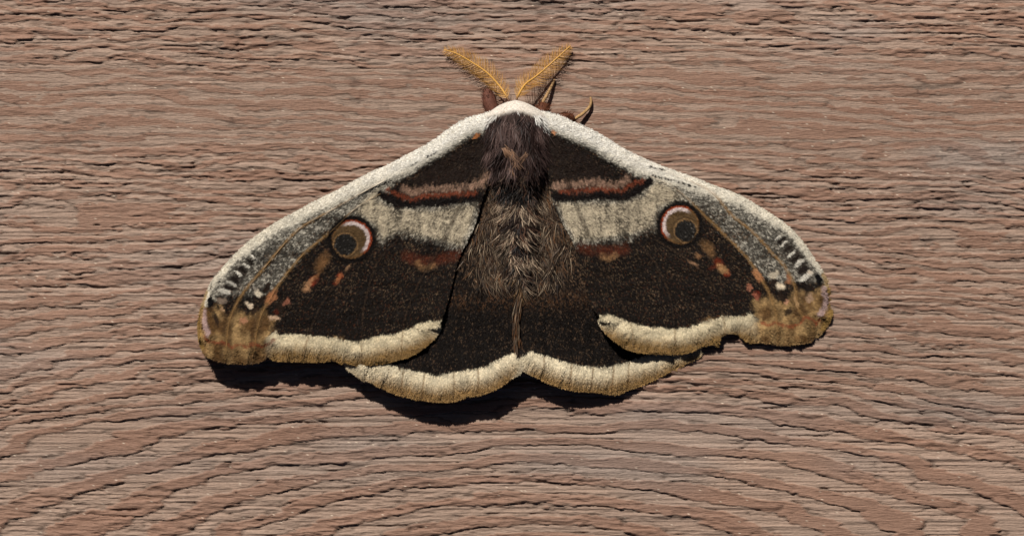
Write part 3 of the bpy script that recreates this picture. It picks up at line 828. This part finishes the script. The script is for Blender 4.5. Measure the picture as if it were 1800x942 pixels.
body = raw_mesh('body', co, qb, tb, bc, MAT_BODY, moth)
body['label'] = 'furry brown body with white collar'

def collar_edge(x):            # lower edge of the white collar, as y
    return np.interp(np.abs(x-906), [0, 14, 22, 34, 46, 56, 70], [193, 192, 194, 205, 219, 232, 240])

def unit(v):
    return v/np.linalg.norm(v, axis=1, keepdims=True)

def fur(name, n, y0, y1, thmax, colf, L, Wd, lift, part=0.0, seed=0, jit=0.16, seg=4, keep=None, curl=0.12, clump=0.55):
    yy = rng.uniform(y0, y1, n); tt = rng.uniform(-thmax, thmax, n)
    p, nr = body_pt(yy, tt); nr = unit(nr)
    if keep is not None:
        m = keep(p); p = p[m]; nr = nr[m]
    n = len(p)
    cl = clump*fbm(p[:, 0]/11, p[:, 1]/15, 2, 500+seed)          # hair lies in tufts
    D = np.stack([cl+part*(p[:, 0]-908)/45+rng.normal(0, jit, n), np.ones(n), np.zeros(n)], 1)
    D = D-nr*np.sum(D*nr, 1, keepdims=True)
    D = unit(D)+nr*(np.abs(rng.normal(lift, .10, n))+0.25*np.clip(fbm(p[:, 0]/10, p[:, 1]/12, 2, 520+seed), 0, 1))[:, None]
    bend = np.stack([rng.normal(0, curl, n), rng.normal(0, .08, n), -rng.uniform(.05, .25, n)], 1)
    c0, c1 = colf(p)
    LL = rng.uniform(L[0], L[1], n)
    return strands(name, body, MAT_HAIR, p-nr*0.5, D, LL, rng.uniform(Wd[0], Wd[1], n), c0, c1, bend, seg=seg)

def thorax_col(p):
    n = len(p)
    k = sstep(-0.2, 0.6, fbm(p[:, 0]/7, p[:, 1]/20, 2, 601))[:, None]
    c = lin((46, 31, 27))*(1-k)+lin((108, 86, 80))*k
    c = c*rng.uniform(.5, 1.3, (n, 1))
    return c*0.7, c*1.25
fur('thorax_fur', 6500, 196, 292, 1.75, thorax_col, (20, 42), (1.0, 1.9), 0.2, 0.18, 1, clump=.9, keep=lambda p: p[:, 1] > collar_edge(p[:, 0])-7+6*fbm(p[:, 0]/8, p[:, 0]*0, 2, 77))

fur('thorax_fur', 1500, 186, 222, 1.5, thorax_col, (9, 18), (1.0, 1.7), 0.34, 0.2, 6, clump=1.2, keep=lambda p: p[:, 1] > collar_edge(p[:, 0])-5+7*fbm(p[:, 0]/6, p[:, 0]*0, 2, 78))
def collar_col(p):
    n = len(p)
    ed = sstep(-10, 0, p[:, 1]-collar_edge(p[:, 0])+rng.normal(0, 2, n))[:, None]
    tn = sstep(34, 10, np.abs(np.abs(p[:, 0]-906)-17)*2)[:, None]*ed
    c = lin((242, 237, 228))*(1-tn*0.9)+lin((176, 138, 96))*tn*0.9
    c = c*rng.uniform(.62, 1.05, (n, 1))
    return c, c
fur('collar_fur', 6000, 177, 240, 1.9, collar_col, (9, 19), (1.1, 2.0), 0.5, 0.5, 2, clump=1.0, keep=lambda p: p[:, 1] < collar_edge(p[:, 0])+rng.normal(0, 2.0, len(p)), seg=3)

def abd_col(p):
    n = len(p); x, y = p[:, 0], p[:, 1]
    pal = [lin((50, 35, 28)), lin((188, 164, 138)), lin((16, 12, 10)), lin((112, 82, 64))]
    k = fbm(x/10, y/13, 2, 611)
    pale_k = sstep(0.10, 0.55, k*1.2+0.45*np.exp(-((y-358)/16)**2)+0.35*np.exp(-((y-405)/16)**2)+0.7*np.exp(-((y-452)/12)**2)-0.5*np.exp(-((y-325)/16)**2))[:, None]  # where the fur itself is cream, in tufts and rings
    c = pal[0]*(1-pale_k)+pal[1]*pale_k
    bl = (np.exp(-((y-332)/12)**2)*sstep(34, 20, np.abs(x-910)) + np.exp(-((y-430)/5)**2)*sstep(22, 12, np.abs(x-912)) + np.exp(-(((y-476)/9)**2+((x-915)/9)**2)))
    bl = np.clip(bl+0.85*(fbm(x/9, y/11, 2, 612) > 0.2), 0, 1)[:, None]
    c = c*(1-bl)+pal[2]*bl
    w = (rng.random(n) < 0.12)[:, None]
    c = np.where(w, pal[3], c)*rng.uniform(.65, 1.3, (n, 1))
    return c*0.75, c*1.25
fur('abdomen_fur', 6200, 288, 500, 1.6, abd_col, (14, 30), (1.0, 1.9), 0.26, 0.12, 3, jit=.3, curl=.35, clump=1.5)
def tail_col(p):
    c = lin((150, 118, 84))*rng.uniform(.6, 1.25, (len(p), 1)); return c*0.8, c*1.1
fur('tail_tuft', 650, 470, 514, 1.7, tail_col, (16, 30), (.9, 1.5), 0.06, -0.8, 4, jit=.12)
# loose pale wisps behind the thorax
n = 150
cen = np.array([(897, 268), (925, 272), (886, 262), (905, 282), (932, 300), (893, 296)])[rng.integers(0, 6, n)]+rng.normal(0, 2.5, (n, 2))
zz = body_pt(cen[:, 1], np.arcsin(np.clip((cen[:, 0]-908)/50, -1, 1)))[0][:, 2]+8
wc = lin((158, 122, 96))*rng.uniform(.7, 1.2, (n, 1))
D = np.stack([np.where(cen[:, 0] < 908, .55, -.55)+rng.normal(0, .25, n), np.ones(n), rng.uniform(.1, .5, n)], 1)
strands('loose_tuft', body, MAT_HAIR, np.column_stack([cen, zz]), D, rng.uniform(12, 24, n), 1.3, wc, wc, np.stack([np.where(cen[:, 0] < 908, .3, -.3), np.zeros(n), -0.3*np.ones(n)], 1), seg=4)

# ------------------------------------------------------------------ antennae
ANT = dict(L=[(896, 181, 48), (892, 173, 44), (880, 154, 32), (857, 129, 24), (831, 111, 18), (803, 95, 13), (780, 88, 10)],
           R=[(907, 180, 48), (910, 170, 44), (923, 149, 32), (943, 134, 24), (964, 116, 18), (984, 98, 14), (1003, 81, 11)])
for s in 'LR':
    P = np.array(ANT[s], float)
    co, q, t = tube(P, np.linspace(2.1, 0.9, len(P)), 8, 6)
    k = sstep(178, 160, co[:, 1])[:, None]
    cc = lin((88, 48, 26))*(1-k)+lin((222, 168, 78))*k
    an = raw_mesh('antenna', co, q, t, cc, MAT_ANT, moth)
    an['label'] = 'feathery golden antenna'
    C = catmull(P, 30); cum = np.concatenate([[0], np.cumsum(np.linalg.norm(np.diff(C, axis=0), axis=1))])
    nb = 64
    u = np.linspace(0.07, 0.985, nb)
    pos = np.stack([np.interp(u*cum[-1], cum, C[:, i]) for i in range(3)], 1)
    tg = unit(np.stack([np.interp(u*cum[-1]+2, cum, C[:, i])-np.interp(u*cum[-1]-2, cum, C[:, i]) for i in range(3)], 1))
    perp = np.stack([-tg[:, 1], tg[:, 0], 0*u], 1)
    R_, D_, L_, c_, b_ = [], [], [], [], []
    prof = np.interp(u, [0, .15, .4, .6, .8, .95, 1], [12, 24, 29, 27, 20, 12, 5])
    for sd in (-1, 1):
        for fine in range(2):
            D = tg*0.50+sd*perp*1.0+np.array([0, 0, 0.22-0.4*fine])+rng.normal(0, .06, (nb, 3))
            R_.append(pos+rng.normal(0, .3, (nb, 3))); D_.append(D); L_.append(prof*rng.uniform(.82, 1.08, nb)); b_.append(tg*0.25-sd*perp*0.12)
            k = rng.uniform(.75, 1.2, (nb, 1))
            c_.append(lin((206, 156, 84))*k)
    R_ = np.vstack(R_); D_ = np.vstack(D_); L_ = np.concatenate(L_); c_ = np.vstack(c_); b_ = np.vstack(b_)
    strands('barbs', an, MAT_ANT, R_, D_, L_, 0.85, c_, c_*np.array([.8, .75, .7]), b_, seg=4, flat=.3)

# ------------------------------------------------------------------ legs
def leg(thigh, trad, shin, srad, tcol, scol, furn=260):
    co, q, t = tube(np.array(thigh, float), trad, 12, 5)
    c = np.tile(lin(tcol), (len(co), 1))*(1+0.3*vn(co[:, 0]/5, co[:, 1]/5, 701))[:, None]
    o = raw_mesh('leg', co, q, t, c, MAT_BODY, moth)
    if shin:
        c2, q2, t2 = tube(np.array(shin, float), srad, 8, 5)
        cc = np.tile(lin(scol), (len(c2), 1))*(1+0.3*vn(c2[:, 0]/4, c2[:, 1]/4, 702))[:, None]
        raw_mesh('foot', c2, q2, t2, cc, MAT_BODY, o)
    P = catmull(np.array(thigh, float), 20); r = catmull(np.stack([trad, trad], 1), 20)[:, 0]
    i = rng.integers(0, len(P), furn)
    v = rng.normal(0, 1, (furn, 3)); v = unit(v)
    ax = unit(np.array([P[-1]-P[0]]))
    v = v-ax*np.sum(v*ax, 1, keepdims=True); v = unit(v)
    hc = lin(tcol)*rng.uniform(.6, 1.5, (furn, 1))
    strands('leg_fur', o, MAT_HAIR, P[i]+v*r[i][:, None]*0.9, v*0.4+ax*np.ones((furn, 1))*0.9+rng.normal(0, .15, (furn, 3)), rng.uniform(6, 11, furn), 1.3, hc, hc, seg=3)
leg([(885, 225, 22), (868, 200, 22), (860, 176, 20), (857, 158, 13)], [12, 12, 12, 7], [(858, 160, 9), (853, 172, 3), (850, 186, 1.2)], [3, 2.4, 1.5], (98, 62, 50), (120, 84, 54))
leg([(935, 225, 24), (950, 201, 24), (957, 184, 18)], [13, 14, 10], [(952, 183, 14), (962, 166, 9), (970, 151, 4), (975, 140, 1.5)], [3.2, 2.8, 2.5, 1.6], (92, 54, 36), (176, 140, 98))
leg([(960, 235, 26), (988, 214, 24), (1006, 208, 14)], [13, 14, 9], [(1006, 212, 13), (1022, 202, 9), (1035, 190, 5), (1039, 180, 3), (1038, 171, 1.5)], [3.2, 3.0, 2.8, 2.4, 1.6], (92, 54, 36), (164, 130, 88))
leg([(885, 260, 20), (862, 262, 16), (846, 256, 9)], [10, 9, 6], [(848, 257, 9), (835, 262, 4), (825, 268, 1.0)], [3, 2.4, 1.5], (80, 50, 38), (120, 84, 54), 80)
